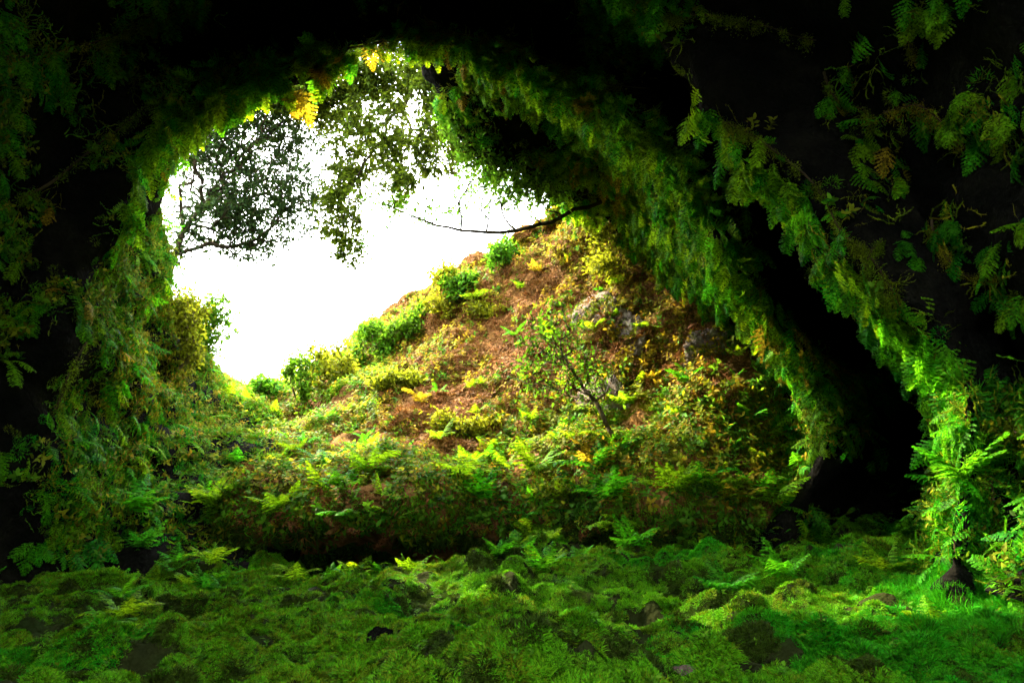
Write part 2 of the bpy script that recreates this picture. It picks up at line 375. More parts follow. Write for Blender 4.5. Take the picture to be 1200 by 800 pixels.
def basis(Yd, Zh):
    Yd = Yd / np.maximum(np.linalg.norm(Yd, axis=1, keepdims=True), 1e-9)
    Z = Zh - Yd * (Zh * Yd).sum(1, keepdims=True); Z /= np.maximum(np.linalg.norm(Z, axis=1, keepdims=True), 1e-9)
    X = np.cross(Yd, Z)
    return np.stack((X, Yd, Z), 2)
def euler_of(Rm):
    y = -np.arcsin(np.clip(Rm[:, 2, 0], -1, 1)); x = np.arctan2(Rm[:, 2, 1], Rm[:, 2, 2]); z = np.arctan2(Rm[:, 1, 0], Rm[:, 0, 0])
    return np.stack((x, y, z), 1)
def rand_unit(n):
    v = rng.normal(size=(n, 3)); return v / np.linalg.norm(v, axis=1, keepdims=True)

def sprig_mesh(name, mat, n=9, seed=0, W=0.55):
    """short twig with alternate oval leaves, along +Y... Z"""
    r = random.Random(seed); LV, LF = leaf_shape(1, W); pos = []; Yd = []; Zh = []; s = []
    for k in range(n):
        t = k / n; a = k * 2.4 + r.uniform(-.4, .4)
        pos.append((0.05 * r.uniform(-1, 1), 0.05 * r.uniform(-1, 1), 0.1 + 0.85 * t))
        Yd.append((math.cos(a), math.sin(a), r.uniform(-.1, .7))); Zh.append((r.uniform(-.4, .4), r.uniform(-.4, .4), 1)); s.append(r.uniform(.3, .5))
    me = join_leaves(name, mat, np.array(pos), basis(np.array(Yd), np.array(Zh)), np.array(s), LV, LF)
    return me
def tendril_mesh(name, mat, n=7, seed=0):
    """tangle of thin twisting moss strands with short side tufts"""
    r = random.Random(seed); V = []; F = []
    for _ in range(n):
        a = r.uniform(0, 6.283); p = np.array((r.uniform(-.3, .3), r.uniform(-.3, .3), 0.0)); d = np.array((math.cos(a), math.sin(a), r.uniform(.1, .8)))
        prev = None
        for k in range(8):
            d = d + np.array((r.uniform(-.6, .6), r.uniform(-.6, .6), r.uniform(-.5, .45))); d /= np.linalg.norm(d)
            p = p + d * 0.14; s = np.cross(d, np.array((r.random(), r.random(), r.random()))); s /= np.linalg.norm(s); s *= 0.022
            if prev is not None:
                i = len(V); V.extend((prev[0], prev[1], p + s, p - s)); F.extend(((i, i + 1, i + 2), (i, i + 2, i + 3)))
                for _q in range(3):
                    e = rand3(r); i = len(V); V.extend((p - s, p + s, p + e * r.uniform(.06, .13))); F.append((i, i + 1, i + 2))
            prev = (p - s, p + s)
    return np_mesh(name, np.array(V), np.array(F), mat)
def rand3(r):
    v = np.array((r.gauss(0, 1), r.gauss(0, 1), r.gauss(0, 1))); return v / np.linalg.norm(v)

FR = {}
for key, mat in (('green', 'fern'), ('deep', 'fern_deep'), ('lime', 'fern_lime'), ('yellow', 'fern_yellow')):
    FR[key] = [frond_mesh('frond', M[mat], 10, 0.36, 4, 0.8, 'delta', 0.2, 1),
               frond_mesh('frond', M[mat], 13, 0.25, 3, 1.2, 'lance', 0.15, 2),
               frond_mesh('frond', M[mat], 9, 0.42, 5, 0.5, 'delta', 0.3, 3)]
FR['dead'] = [frond_mesh('dead_frond', M['fern_dead'], 12, 0.20, 4, 2.0, 'lance', 0.9, 4), frond_mesh('dead_frond', M['fern_dead'], 10, 0.24, 4, 1.5, 'delta', 1.2, 5)]

# ------------------------------------------------------------------ instanced "stuff"
_src = {}
def src_collection(key, meshes):
    c = bpy.data.collections.new('source_' + key)
    for i, me in enumerate(meshes):
        c.objects.link(bpy.data.objects.new('%s_%02d' % (key, i), me))
    return c
def scatter(name, label, cat, coll, pos, eul, scl, idx):
    me = bpy.data.meshes.new(name); n = len(pos)
    me.vertices.add(n); me.vertices.foreach_set('co', np.asarray(pos, np.float32).ravel())
    a = me.attributes.new('rot', 'FLOAT_VECTOR', 'POINT'); a.data.foreach_set('vector', np.asarray(eul, np.float32).ravel())
    a = me.attributes.new('scl', 'FLOAT', 'POINT'); a.data.foreach_set('value', np.asarray(scl, np.float32))
    a = me.attributes.new('idx', 'INT', 'POINT'); a.data.foreach_set('value', np.asarray(idx, np.int32))
    o = link(name, me)
    g = bpy.data.node_groups.new('scatter_' + name, 'GeometryNodeTree')
    g.interface.new_socket('Geometry', in_out='INPUT', socket_type='NodeSocketGeometry')
    g.interface.new_socket('Geometry', in_out='OUTPUT', socket_type='NodeSocketGeometry')
    N = g.nodes; L = g.links
    gi = N.new('NodeGroupInput'); go = N.new('NodeGroupOutput'); ip = N.new('GeometryNodeInstanceOnPoints')
    ci = N.new('GeometryNodeCollectionInfo'); ci.inputs['Collection'].default_value = coll
    ci.inputs['Separate Children'].default_value = True; ci.inputs['Reset Children'].default_value = True
    ip.inputs['Pick Instance'].default_value = True
    def at_(nm, ty):
        q = N.new('GeometryNodeInputNamedAttribute'); q.data_type = ty; q.inputs['Name'].default_value = nm
        return q.outputs['Attribute']
    L.new(gi.outputs[0], ip.inputs['Points']); L.new(ci.outputs[0], ip.inputs['Instance'])
    L.new(at_('idx', 'INT'), ip.inputs['Instance Index']); L.new(at_('rot', 'FLOAT_VECTOR'), ip.inputs['Rotation']); L.new(at_('scl', 'FLOAT'), ip.inputs['Scale'])
    L.new(ip.outputs[0], go.inputs[0])
    md = o.modifiers.new('scatter', 'NODES'); md.node_group = g
    tag(o, label, cat, kind='stuff')
    return o

# lushness of the rock, 40-pixel cells of the photograph, read off its ferns and its black hollows
LUSH = """
333466000012321008885564303565
666540312678999744521111354464
654467888886689986212110555674
636778863334532378843310645775
336647842222666677883440547657
135236422222277887786135246554
666672222222223358887404645555
766785222222335677888601664544
656874333777777777778860476445
568888873777777777778885167624
578888886777777777778887416863
578888886777777777778888852686
568758887777777777778888850576
568758887777777777778887420576
567888887777777777777777304776
177777755555555555557776202676
066666633333333333215554566655
044444222222222222211223555555
""".split()
LM = np.array([[int(c) for c in r] for r in LUSH], float)
def lush(p):
    x, y, dep = proj(p)
    gx = np.clip(x / 40 - 0.5, 0, LM.shape[1] - 1.001); gy = np.clip(y / 40 - 0.5, 0, LM.shape[0] - 1.001)
    i = gx.astype(int); j = gy.astype(int); fx = gx - i; fy = gy - j
    v = LM[j, i] * (1 - fx) * (1 - fy) + LM[j, i + 1] * fx * (1 - fy) + LM[j + 1, i] * (1 - fx) * fy + LM[j + 1, i + 1] * fx * fy
    out = (x < -150) | (x > 1350) | (y < -150) | (y > 950)
    v = np.where(out, np.minimum(v, 2), v)
    return np.where(dep < 1.0, 0.6, v), x, y, dep

UP = np.array((0, 0, 1.0))
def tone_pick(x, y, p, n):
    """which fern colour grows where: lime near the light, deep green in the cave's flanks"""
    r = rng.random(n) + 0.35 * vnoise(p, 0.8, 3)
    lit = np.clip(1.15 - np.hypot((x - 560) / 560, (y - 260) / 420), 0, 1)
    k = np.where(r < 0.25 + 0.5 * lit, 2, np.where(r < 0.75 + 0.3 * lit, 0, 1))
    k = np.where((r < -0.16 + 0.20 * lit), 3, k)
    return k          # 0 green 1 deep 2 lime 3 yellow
KEYS = ['green', 'deep', 'lime', 'yellow']

# ---- ferns rooted in the rock of the vault
def vault_ferns(n_try):
    p, n = shell.sample(n_try)
    L, x, y, dep = lush(p)
    gate = sstep(-0.25, 0.25, 1.15 * vnoise(p, 1.6, 21) + (L - 4.6) * 0.12)
    dens = 64 * (L / 9) ** 1.4 * gate
    lw = (x > 110) & (x < 350) & (y > 270) & (y < 600)
    dens = dens * np.where(x > 900, 1.5, 1) * np.where(lw, .55 * sstep(-.4, .1, vnoise(p, 1.3, 66)), 1)
    keep = rng.random(n_try) * (n_try / shell.area) < dens
    keep &= p[:, 1] > 1.5
    # not on the outer, upper side of the roof
    keep &= ~((p[:, 2] > 7.5) & (n[:, 2] > 0.4))
    return p[keep], n[keep], L[keep], x[keep], y[keep], dep[keep]
p, n, L, x, y, dep = vault_ferns(110000)
n_wall = len(p)
# the fringes: ferns rooted close along the rim of the mouth and along the right hand rib
def edge_ferns(ci, u0, u1, k, jit):
    v = (ci / (len(curves) - 1)) * (NV - 1) + rng.normal(0, jit, k); u = rng.uniform(u0, u1, k) / 11 * (NU - 1)
    a = np.clip(np.round(v).astype(int), 0, NV - 1); b = np.clip(np.round(u).astype(int), 0, NU - 1)
    q = shell.P[a, b] + rng.normal(0, .05, (k, 3)); return q, shell.N[a, b]
for ci, u0, u1, k, jit in ((5, 3.2, 9.8, 620, 1.5), (7, 7.8, 10.6, 200, 1.3)):
    q, nq = edge_ferns(ci, u0, u1, k, jit)
    g_ = rng.random(k) < sstep(-.75, -.1, vnoise(q, 1.7, 88)); q, nq = q[g_], nq[g_]
    xq, yq, dq = proj(q)
    p = np.vstack((p, q)); n = np.vstack((n, nq)); L = np.append(L, np.full(len(q), 8.0)); x = np.append(x, xq); y = np.append(y, yq); dep = np.append(dep, dq)
m = len(p)
fs = rng.uniform(0.24, 0.48, m) * np.interp(dep, (4, 10), (0.72, 1.05)); fs[n_wall:] = rng.uniform(.32, .52, m - n_wall) * np.interp(dep[n_wall:], (4, 10), (0.72, 1.05))
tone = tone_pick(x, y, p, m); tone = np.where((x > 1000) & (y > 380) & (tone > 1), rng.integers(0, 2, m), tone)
hang = np.clip(0.5 - n[:, 2], 0, 1); hang[n_wall:] = 1.0       # 1 on ceilings
ga = rng.uniform(0.35, 1.0, m)[:, None]; gd = (rng.uniform(0.35, 1.0, m) + 0.6 * hang)[:, None]
Yd = n * ga - UP * gd + 0.35 * rand_unit(m)
YA = np.array((0, 1.0, 0))
Zh = n * 0.7 + UP * 0.5 + 0.25 * rand_unit(m) + YA * (hang * rng.choice((-1.2, 1.2), m))[:, None]
RmV = basis(Yd, Zh)
# the ones that show largest become single plants with single fronds
inside = (x > -20) & (x < 1220) & (y > -20) & (y < 720)
score = fs / dep * (0.6 + 0.4 * rng.random(m)) * inside * np.where(dep > 1.5, 1, 0)
order = np.argsort(-score)
chosen = []
taken = np.zeros((0, 3))
for i in order:
    if len(chosen) >= 290: break
    if score[i] <= 0: break
    if len(taken) and np.min(np.linalg.norm(taken - p[i], axis=1)) < 0.26: continue
    if not visible(p[i], n[i]): continue
    chosen.append(i); taken = np.vstack((taken, p[i]))
rest = np.setdiff1d(np.arange(m), np.array(chosen))

def zone(x, y):
    if x < 330 and y > 240: return ('fern drooping on the cave wall below the dark tree', 'ferns on the left wall')
    if x < 230 and y <= 240: return ('fern hanging from roof rock above the dark tree', 'ferns on the upper left rock')
    if y < 75 and 680 < x < 990: return ('fern below the thin root at the vault top', 'ferns under the roof root')
    if x < 840 and y < 300: return ('fern hanging in the fringe along the cave mouth rim', 'ferns fringing the mouth')
    if x < 1045 and (y - 140) > (x - 820) * 1.45: return ('fern on the shoulder between sunlit bank and black hollow', 'ferns on the shoulder')
    if abs((y - 140) - (x - 850) * 1.06) < 75 and x > 840: return ('fern hanging from the mossy rib right of the black hollow', 'ferns on the right rib')
    if y > 420 and x > 1000: return ('fern on the mossy buttress right of the black hollow', 'ferns on the right buttress')
    return ('fern on the black rock beyond the mossy rib', 'ferns on the upper right rock')
TONES = ['bright green', 'deep green', 'lime green', 'yellowing']; CNT = {3: 'three', 4: 'four', 5: 'five', 6: 'six', 7: 'seven'}
def look(s, t, k, rest):
    sz = 'small' if s < 0.28 else ('large' if s > 0.42 else 'medium')
    return '%s %s %s frond %s' % (sz, TONES[t], CNT[k], rest)
def put_plant(name, base, items, label, cat, group):
    """items: (mesh, R3x3, scale)"""
    e = empty(name, base)
    for me, Rm, s in items:
        f = link(me.name.split('.')[0], me, e)
        f.rotation_euler = Matrix(Rm.tolist()).to_euler(); f.scale = (s, s, s)
    return tag(e, label, cat, group)
for i in chosen:
    items = []
    for q in range(rng.integers(3, 6)):
        yd = n[i] * rng.uniform(.3, 1.0) - UP * (rng.uniform(.2, 1.0) + .6 * hang[i]) + 0.55 * rand_unit(1)[0]
        Rm = basis(yd[None], (n[i] * 0.7 + UP * 0.5 + YA * hang[i] * rng.choice((-1.2, 1.2)) + 0.3 * rand_unit(1)[0])[None])[0]
        items.append((FR[KEYS[tone[i]]][rng.integers(0, 3)], Rm, fs[i] * rng.uniform(.75, 1.15)))
    lb, gr = zone(x[i], y[i]); lb = look(fs[i], tone[i], len(items), lb)
    put_plant('hanging_fern', p[i] - n[i] * 0.02, items, lb, 'fern', gr)
fern_coll = src_collection('frond', sum((FR[k] for k in KEYS), []) + FR['dead'])
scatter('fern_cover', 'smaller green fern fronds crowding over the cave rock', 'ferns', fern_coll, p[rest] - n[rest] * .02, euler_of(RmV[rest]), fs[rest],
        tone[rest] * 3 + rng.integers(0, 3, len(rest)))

# ---- moss, tendrils and little leaves on the rock
moss_coll = src_collection('moss', [clump_mesh('moss', M[k], 110, (0.25, 0.7), 0.055, 1.0, 1.1, seed=i) for i, k in enumerate(('moss', 'moss_em', 'moss_olive', 'moss_gold'))]
                           + [tendril_mesh('tendril', M[k], 7, i) for i, k in enumerate(('moss_olive', 'moss_gold', 'moss'))]
                           + [sprig_mesh('sprig', M[k], 9, i) for i, k in enumerate(('leaf', 'leaf_lime', 'leaf_gold'))]
                           + [clump_mesh('litter', M['litter'], 40, (0.4, 1.0), 0.13, 1.0, 2.2, 9), clump_mesh('hairmoss', M['moss_em'], 60, (1.2, 2.2), 0.035, 0.8, 0.5, 11), clump_mesh('moss', M['moss_shade'], 90, (0.25, 0.7), 0.055, 1.0, 1.1, seed=12)])
# index in alphabetical source order: 0 moss 1 emerald 2 olive 3 gold | 4 olive tendril 5 gold tendril 6 green tendril | 7 leaf 8 lime leaf 9 gold leaf | 10 litter | 11 hair moss
nt_ = 150000
p, n = shell.sample(nt_); L, x, y, dep = lush(p)
gate = sstep(-0.30, 0.25, 1.1 * vnoise(p, 1.6, 21) + (L - 4.6) * 0.13)
gate = np.where((x > 110) & (x < 350) & (y > 250) & (y < 640), np.maximum(gate, .4), gate)
keep = (rng.random(nt_) * (nt_ / shell.area) < 200 * (L / 9) ** 1.25 * gate) & (p[:, 1] > 1.5) & ~((p[:, 2] > 7.5) & (n[:, 2] > 0.4))
keep &= ~((x > 870) & (y < 460) & (rng.random(nt_) < .6)) & ~((x > 110) & (x < 350) & (y > 250) & (y < 600) & (vnoise(p, 1.3, 66) < -.7))
p, n, L, x, y = p[keep], n[keep], L[keep], x[keep], y[keep]; m = len(p)
r = rng.random(m)
right = sstep(880, 1000, x)
golden = np.clip(1 - np.hypot((x - 200) / 110, (y - 450) / 130), 0, 1) + np.clip(1 - np.hypot((x - 930) / 100, (y - 480) / 140), 0, 1)
idx = np.select([r < 0.18, r < 0.30, r < 0.42, r < 0.50, r < 0.58, r < 0.66, r < 0.85], [0, 1, 2, 4, 5, 6, 7], 8)
idx = np.where((right > rng.random(m)) & (rng.random(m) < 0.6), np.where(y > 400, rng.choice((4, 2, 1, 0, 6, 11), m), rng.choice((4, 5, 2, 4, 1), m)), idx)
idx = np.where(golden * .7 > rng.random(m), rng.choice((9, 8, 3, 5, 2), m), idx)
idx = np.where((x < 230) & (y > 470) & (rng.random(m) < 0.35), 1, idx)
sc_ = np.where(idx < 4, rng.uniform(.04, .09, m), np.where(idx == 11, .07, np.where(idx < 7, rng.uniform(.12, .28, m), rng.uniform(.09, .2, m))))
Rm = basis(np.cross(n, rand_unit(m)), n + 0.3 * rand_unit(m) - UP * 0.35)
scatter('wall_moss', 'moss strands and small leaves carpeting the cave rock', 'moss', moss_coll, p, euler_of(Rm), sc_, idx)

# ---- moss of the floor
nt_ = 330000
p, n = floor_in.sample(nt_); x, y, dep = proj(p)
keep = (dep > 2.5) & (p[:, 1] < 11.5) & (np.abs(x - 600) < 760)
dens = np.interp(dep, (3, 6, 10), (1500, 1050, 700))
keep &= rng.random(nt_) * (nt_ / floor_in.area) < dens * sstep(-0.72, -0.3, vnoise(p, 2.7, 61) + .3 * vnoise(p, 7, 6))
p, n, x, y = p[keep], n[keep], x[keep], y[keep]; m = len(p)
tn = fbm(p, 0.7, 3, 90); r = rng.random(m)
em = sstep(0.0, 0.35, tn + 0.5 * sstep(850, 1150, x) - 0.22)
idx = np.where(em > r, 1, np.where(rng.random(m) < 0.22 + 0.4 * vnoise(p, 1.1, 3), 2, 0))
idx = np.where(rng.random(m) < 0.008, 7, idx)
idx = np.where((idx < 3) & (sstep(.1, .7, vnoise(p, 3.6, 44) + .5 * vnoise(p, 8, 4)) > rng.random(m)), 12, idx)  # patches of the darker copy imitate shaded gaps in the moss
hm = np.clip(1.2 - np.hypot((x - 1140) / 90, (y - 690) / 70), 0, 1)
idx = np.where(hm > rng.random(m), 11, idx)
sc_ = np.where(idx == 7, rng.uniform(.04, .09, m), np.where(idx == 6, rng.uniform(.1, .2, m), rng.uniform(.02, .042, m) * (1 + .7 * sstep(0, .5, vnoise(p, 3.1, 8)))))
Rm = basis(np.cross(n, rand_unit(m)), n + 0.25 * rand_unit(m))
scatter('floor_moss', 'soft green moss covering the humps of the cave floor', 'moss', moss_coll, p, euler_of(Rm), sc_, idx)

# ---- cover of the bank
nt_ = 200000
p, n = bank_in.sample(nt_); x, y, dep = proj(p)
keep = (p[:, 1] < 30) & (np.abs(x - 560) < 650)
bare = np.clip(1.15 - np.hypot((x - 610) / 190, (y - 370) / 130), 0, 1)
bare = bare * (1 - .6 * np.clip(1.25 - np.hypot((x - 720) / 90, (y - 310) / 90), 0, 1)); bare = np.maximum(bare, np.clip(1.1 - np.hypot((x - 520) / 90, (y - 480) / 70), 0, 1)); bare = np.maximum(bare, 0.5 * np.clip(1.1 - np.hypot((x - 780) / 120, (y - 400) / 100), 0, 1))
hollow = sstep(960, 1010, x) * sstep(360, 420, y)
cover = (1 - 0.62 * bare) * sstep(-0.5, 0.1, vnoise(p, 1.1, 14) + 0.25 - 0.4 * bare) * (1 - hollow) * np.where((y > 622) & (y < 700) & (x > 330) & (x < 600), 0.45, 1)
keep &= rng.random(nt_) * (nt_ / bank_in.area) < 210 * cover * np.interp(p[:, 1], (12, 25), (1, 0.35))
pb, nb, xb, yb, bb = p[keep], n[keep], x[keep], y[keep], bare[keep]; m = len(pb)
r = rng.random(m) + 0.3 * vnoise(pb, 1.0, 2)
idx = np.select([r < 0.10, r < 0.22, r < 0.34, r < 0.58, r < 0.80, r < 0.93], [3, 2, 0, 7, 8, 9], 10)
gold = np.clip(1.25 - np.hypot((xb - 720) / 110, (yb - 320) / 110), 0, 1)
idx = np.where(gold > rng.random(m), rng.choice((3, 9, 9, 8, 10, 5), m), idx)
low = sstep(540, 610, yb)
idx = np.where(low > rng.random(m) + .3, rng.choice((0, 2, 7, 7, 6), m), idx)
idx = np.where((yb > 622) & (rng.random(m) < .7), 12, idx)  # undercut's shade painted in with the darker moss copy
idx = np.where((bb > 0.25) & (rng.random(m) < 0.75), rng.choice((10, 3, 9, 2, 3), m), idx)
sc_ = np.where(idx < 4, rng.uniform(.05, .10, m), np.where(idx == 10, rng.uniform(.06, .13, m), rng.uniform(.10, .24, m)))
Rm = basis(np.cross(nb, rand_unit(m)), nb * 0.8 + UP * 0.5 + 0.3 * rand_unit(m))
scatter('bank_cover', 'mixed moss and small leafy plants over the earth bank', 'ground cover', moss_coll, pb, euler_of(Rm), sc_, idx)
# litter of dead leaves on the bare soil
keep = (bare > 0.15) & (rng.random(nt_) * (nt_ / bank_in.area) < 140 * bare) & (p[:, 1] < 24)
pl, nl = p[keep], n[keep]; m = len(pl)
scatter('leaf_litter', 'brown dead leaf litter on the bare soil of the bank', 'leaf litter', moss_coll, pl, euler_of(basis(np.cross(nl, rand_unit(m)), nl + .3 * rand_unit(m))), rng.uniform(.05, .11, m), np.full(m, 10))

# ---- small ferns on bank and floor as cover, larger ones as single plants
def ground_ferns(surf, n_try, dens_f, size, single_n, label_f, min_d, scat):
    p, n = surf.sample(n_try); x, y, dep = proj(p)
    keep = rng.random(n_try) * (n_try / surf.area) < dens_f(p, x, y)
    p, n, x, y, dep = p[keep], n[keep], x[keep], y[keep], dep[keep]; m = len(p)
    s = rng.uniform(*size, m) * np.where((y < 545) & (p[:, 1] > 9.5), .66, 1); score = s / dep * (0.6 + 0.4 * rng.random(m)) * ((x > -10) & (x < 1210) & (y < 800))
    tone = tone_pick(x, y, p, m); tone = np.where((x > 600) & (y < 500) & (rng.random(m) < .25), 3, tone); taken = np.zeros((0, 3)); chosen = []
    for i in np.argsort(-score):
        if len(chosen) >= single_n or score[i] <= 0: break
        if len(taken) and np.min(np.linalg.norm(taken - p[i], axis=1)) < min_d: continue
        if not visible(p[i], n[i]): continue
        chosen.append(i); taken = np.vstack((taken, p[i]))
    P_, E_, S_, I_ = [], [], [], []
    for i in range(m):
        k = rng.integers(5, 8) if i in set(chosen) else rng.integers(3, 6); a0 = rng.uniform(0, 6.28); items = []
        for q in range(k):
            a = a0 + q * 6.283 / k + rng.uniform(-.4, .4); el = rng.uniform(0.5, 1.15)
            yd = np.array((math.cos(a) * math.cos(el), math.sin(a) * math.cos(el), math.sin(el))) + n[i] * 0.35
            Rm = basis(yd[None], (UP + 0.2 * rand_unit(1)[0])[None])[0]; sc = s[i] * rng.uniform(.75, 1.1); v = rng.integers(0, 3)
            if i in chosen_set(chosen): items.append((FR[KEYS[tone[i]]][v], Rm, sc))
            else: P_.append(p[i]); E_.append(euler_of(Rm[None])[0]); S_.append(sc); I_.append(tone[i] * 3 + v)
        if items:
            lb, gr = label_f(x[i], y[i]); lb = look(s[i], tone[i], len(items), lb); put_plant('fern', p[i], items, lb, 'fern', gr)
    scatter(scat[0], scat[1], 'ferns', fern_coll, np.array(P_), np.array(E_), np.array(S_), np.array(I_))
_cs = {}
def chosen_set(c):
    k = (id(c), len(c))
    if k not in _cs: _cs[k] = set(c)
    return _cs[k]
def bank_d(p, x, y):
    b = np.clip(1.1 - np.hypot((x - 600) / 170, (y - 370) / 120), 0, 1)
    d = 0.9 + 2.2 * sstep(480, 560, y) + 6.0 * np.clip(1 - np.abs(y - 592) / 25, 0, 1) + 2.0 * sstep(640, 760, x) * sstep(300, 420, y)
    return d * (1 - 0.85 * b) * (p[:, 1] < 22) * (np.abs(x - 520) < 560) * (1 - sstep(880, 940, x)) * sstep(-.5, .2, vnoise(p, .9, 51)) * (y < 625)
def bank_label(x, y):
    if y > 560: return ('fern arching on the shelf lip above the undercut', 'ferns on the shelf')
    if x < 450: return ('fern on the slope foot beside the left wall', 'ferns at the slope foot')
    if x < 640: return ('fern growing on the brown litter of the middle bank', 'ferns on the middle bank')
    return ('fern on the steep bank beside the rock shoulder', 'ferns on the steep bank')
ground_ferns(bank_in, 60000, bank_d, (0.32, 0.72), 130, bank_label, 0.3, ('bank_ferns', 'small ferns spread over the far earth bank'))
def floor_d(p, x, y):
    return (0.6 + 9 * np.clip(1 - np.abs(p[:, 1] - 8.7) / 1.0, 0, 1)) * (p[:, 1] > 4.0) * (p[:, 1] < 10) * (np.abs(x - 600) < 640) * sstep(-.4, .3, vnoise(p, .9, 71))
def floor_label(x, y):
    if y < 690: return ('fern standing on the crest of the mossy floor', 'ferns on the floor crest')
    return ('low fern rooted among the moss humps of the floor', 'ferns among the moss humps')
ground_ferns(floor_in, 30000, floor_d, (0.16, 0.42), 95, floor_label, 0.35, ('floor_ferns', 'tiny ferns dotted through the floor moss'))

# the big ferns that stand out one by one
BIG = [(545, 655, .55, 0, 'big upright fern in front of the dark undercut, first of a pair'), (588, 650, .48, 0, 'slightly smaller upright fern in front of the undercut, second of a pair'),
       (470, 612, .55, 2, 'spreading lime fern on the shelf lip right over the undercut'), (628, 608, .6, 0, 'tall bright fern on the bank at the right end of the undercut'),
       (660, 590, .55, 2, 'broad lime fern beside the olive bush on the bank'), (560, 585, .6, 0, 'fern with raised fronds on the shelf above the upright ferns'),
       (920, 672, .5, 0, 'upright fern on the floor crest in front of the black hollow'), (1035, 668, .5, 2, 'fern with fronds lifted high on the crest beside the right buttress'),
       (290, 672, .42, 0, 'single small fern at the foot of the left slope'), (240, 690, .5, 1, 'pale backed fern leaning out of the shade by the left wall'),
       (700, 545, .6, 3, 'golden fern crown at the foot of the sapling'), (850, 690, .5, 1, 'dark fern on the moss below the rock shoulder'),
       (740, 640, .6, 0, 'wide fern at the right foot of the bank'), (640, 668, .55, 0, 'leafy fern on the floor crest right of the upright pair'),
       (150, 600, .7, 0, 'large fern with long flat fronds low on the left wall'), (165, 640, .6, 1, 'deep green fern under the large flat fronded fern'),
       (1130, 560, .45, 0, 'fern pushing out of the right buttress above the draped roots'), (330, 600, .55, 2, 'lime fern at the left end of the shelf lip'), (410, 606, .5, 0, 'fern drooping over the middle of the shelf lip')]
for px, py, sz, tn_, lb in BIG:
    sz *= .72 if py > 625 else 1.0
    h, nn = hit(px, py)
    if h is None: continue
    items = []; k = 7; a0 = rng.uniform(0, 6.28)
    for q in range(k):
        a = a0 + q * 6.283 / k + rng.uniform(-.4, .4); el = rng.uniform(0.55, 1.2)
        yd = np.array((math.cos(a) * math.cos(el), math.sin(a) * math.cos(el), math.sin(el))) + nn * 0.3
        items.append((FR[KEYS[tn_]][(0, 2)[q % 2]], basis(yd[None], (UP + .2 * rand_unit(1)[0])[None])[0], sz * rng.uniform(.75, 1.1)))
    put_plant('fern', h - .03 * nn, items, lb, 'fern', 'big ferns')

# ---- dead hanging fronds on the steep bank and under the shelf lip
def dead_tuft(px, py, label, group, k=7, s=0.45):
    h, nn = hit(px, py)
    if h is None: return
    items = []
    for q in range(k):
        yd = nn * rng.uniform(.2, .7) - UP * rng.uniform(.5, 1.1) + .5 * rand_unit(1)[0]
        items.append((FR['dead'][q % 2], basis(yd[None], (nn + .4 * rand_unit(1)[0])[None])[0], s * rng.uniform(.6, 1.2)))
    put_plant('dead_fern', h, items, label, 'dead fern', group)
for px, py in ((715, 558), (745, 585), (790, 500), (805, 555), (775, 450), (730, 575), (820, 380), (760, 380), (690, 300)):
    dead_tuft(px, py, 'brown dead fern fronds hanging on the steep bank beside the rock shoulder', 'dead ferns on the bank')
for px, py in ((300, 603), (305, 560), (400, 612), (460, 618), (545, 610), (585, 600), (340, 606), (640, 600), (690, 608)):
    dead_tuft(px, py, 'tuft of withered brown fronds drooping from the shelf above the undercut', 'withered tufts under the shelf', 8, 0.36)

# ------------------------------------------------------------------ tubes, roots and trees
def tube(paths, sides=6):
    V = []; F = []
    for P, rad in paths:
        P = np.asarray(P, float); n = len(P); d = np.gradient(P, axis=0); d /= np.maximum(np.linalg.norm(d, axis=1, keepdims=True), 1e-9)
        ref = np.where(np.abs(d[:, 2:3]) > 0.9, np.array((1.0, 0, 0)), UP); a = np.cross(d, ref); a /= np.linalg.norm(a, axis=1, keepdims=True); b = np.cross(d, a)
        o = len(V)
        for i in range(n):
            for s in range(sides):
                t = 6.2832 * s / sides; V.append(P[i] + (a[i] * math.cos(t) + b[i] * math.sin(t)) * rad[i])
        for i in range(n - 1):
            for s in range(sides):
                s2 = (s + 1) % sides
                F.append((o + i * sides + s, o + i * sides + s2, o + (i + 1) * sides + s2, o + (i + 1) * sides + s))
        F.append([o + s for s in range(4)][::-1]); F.append([o + (n - 1) * sides + s for s in range(4)])
    return np.array(V), np.array(F)

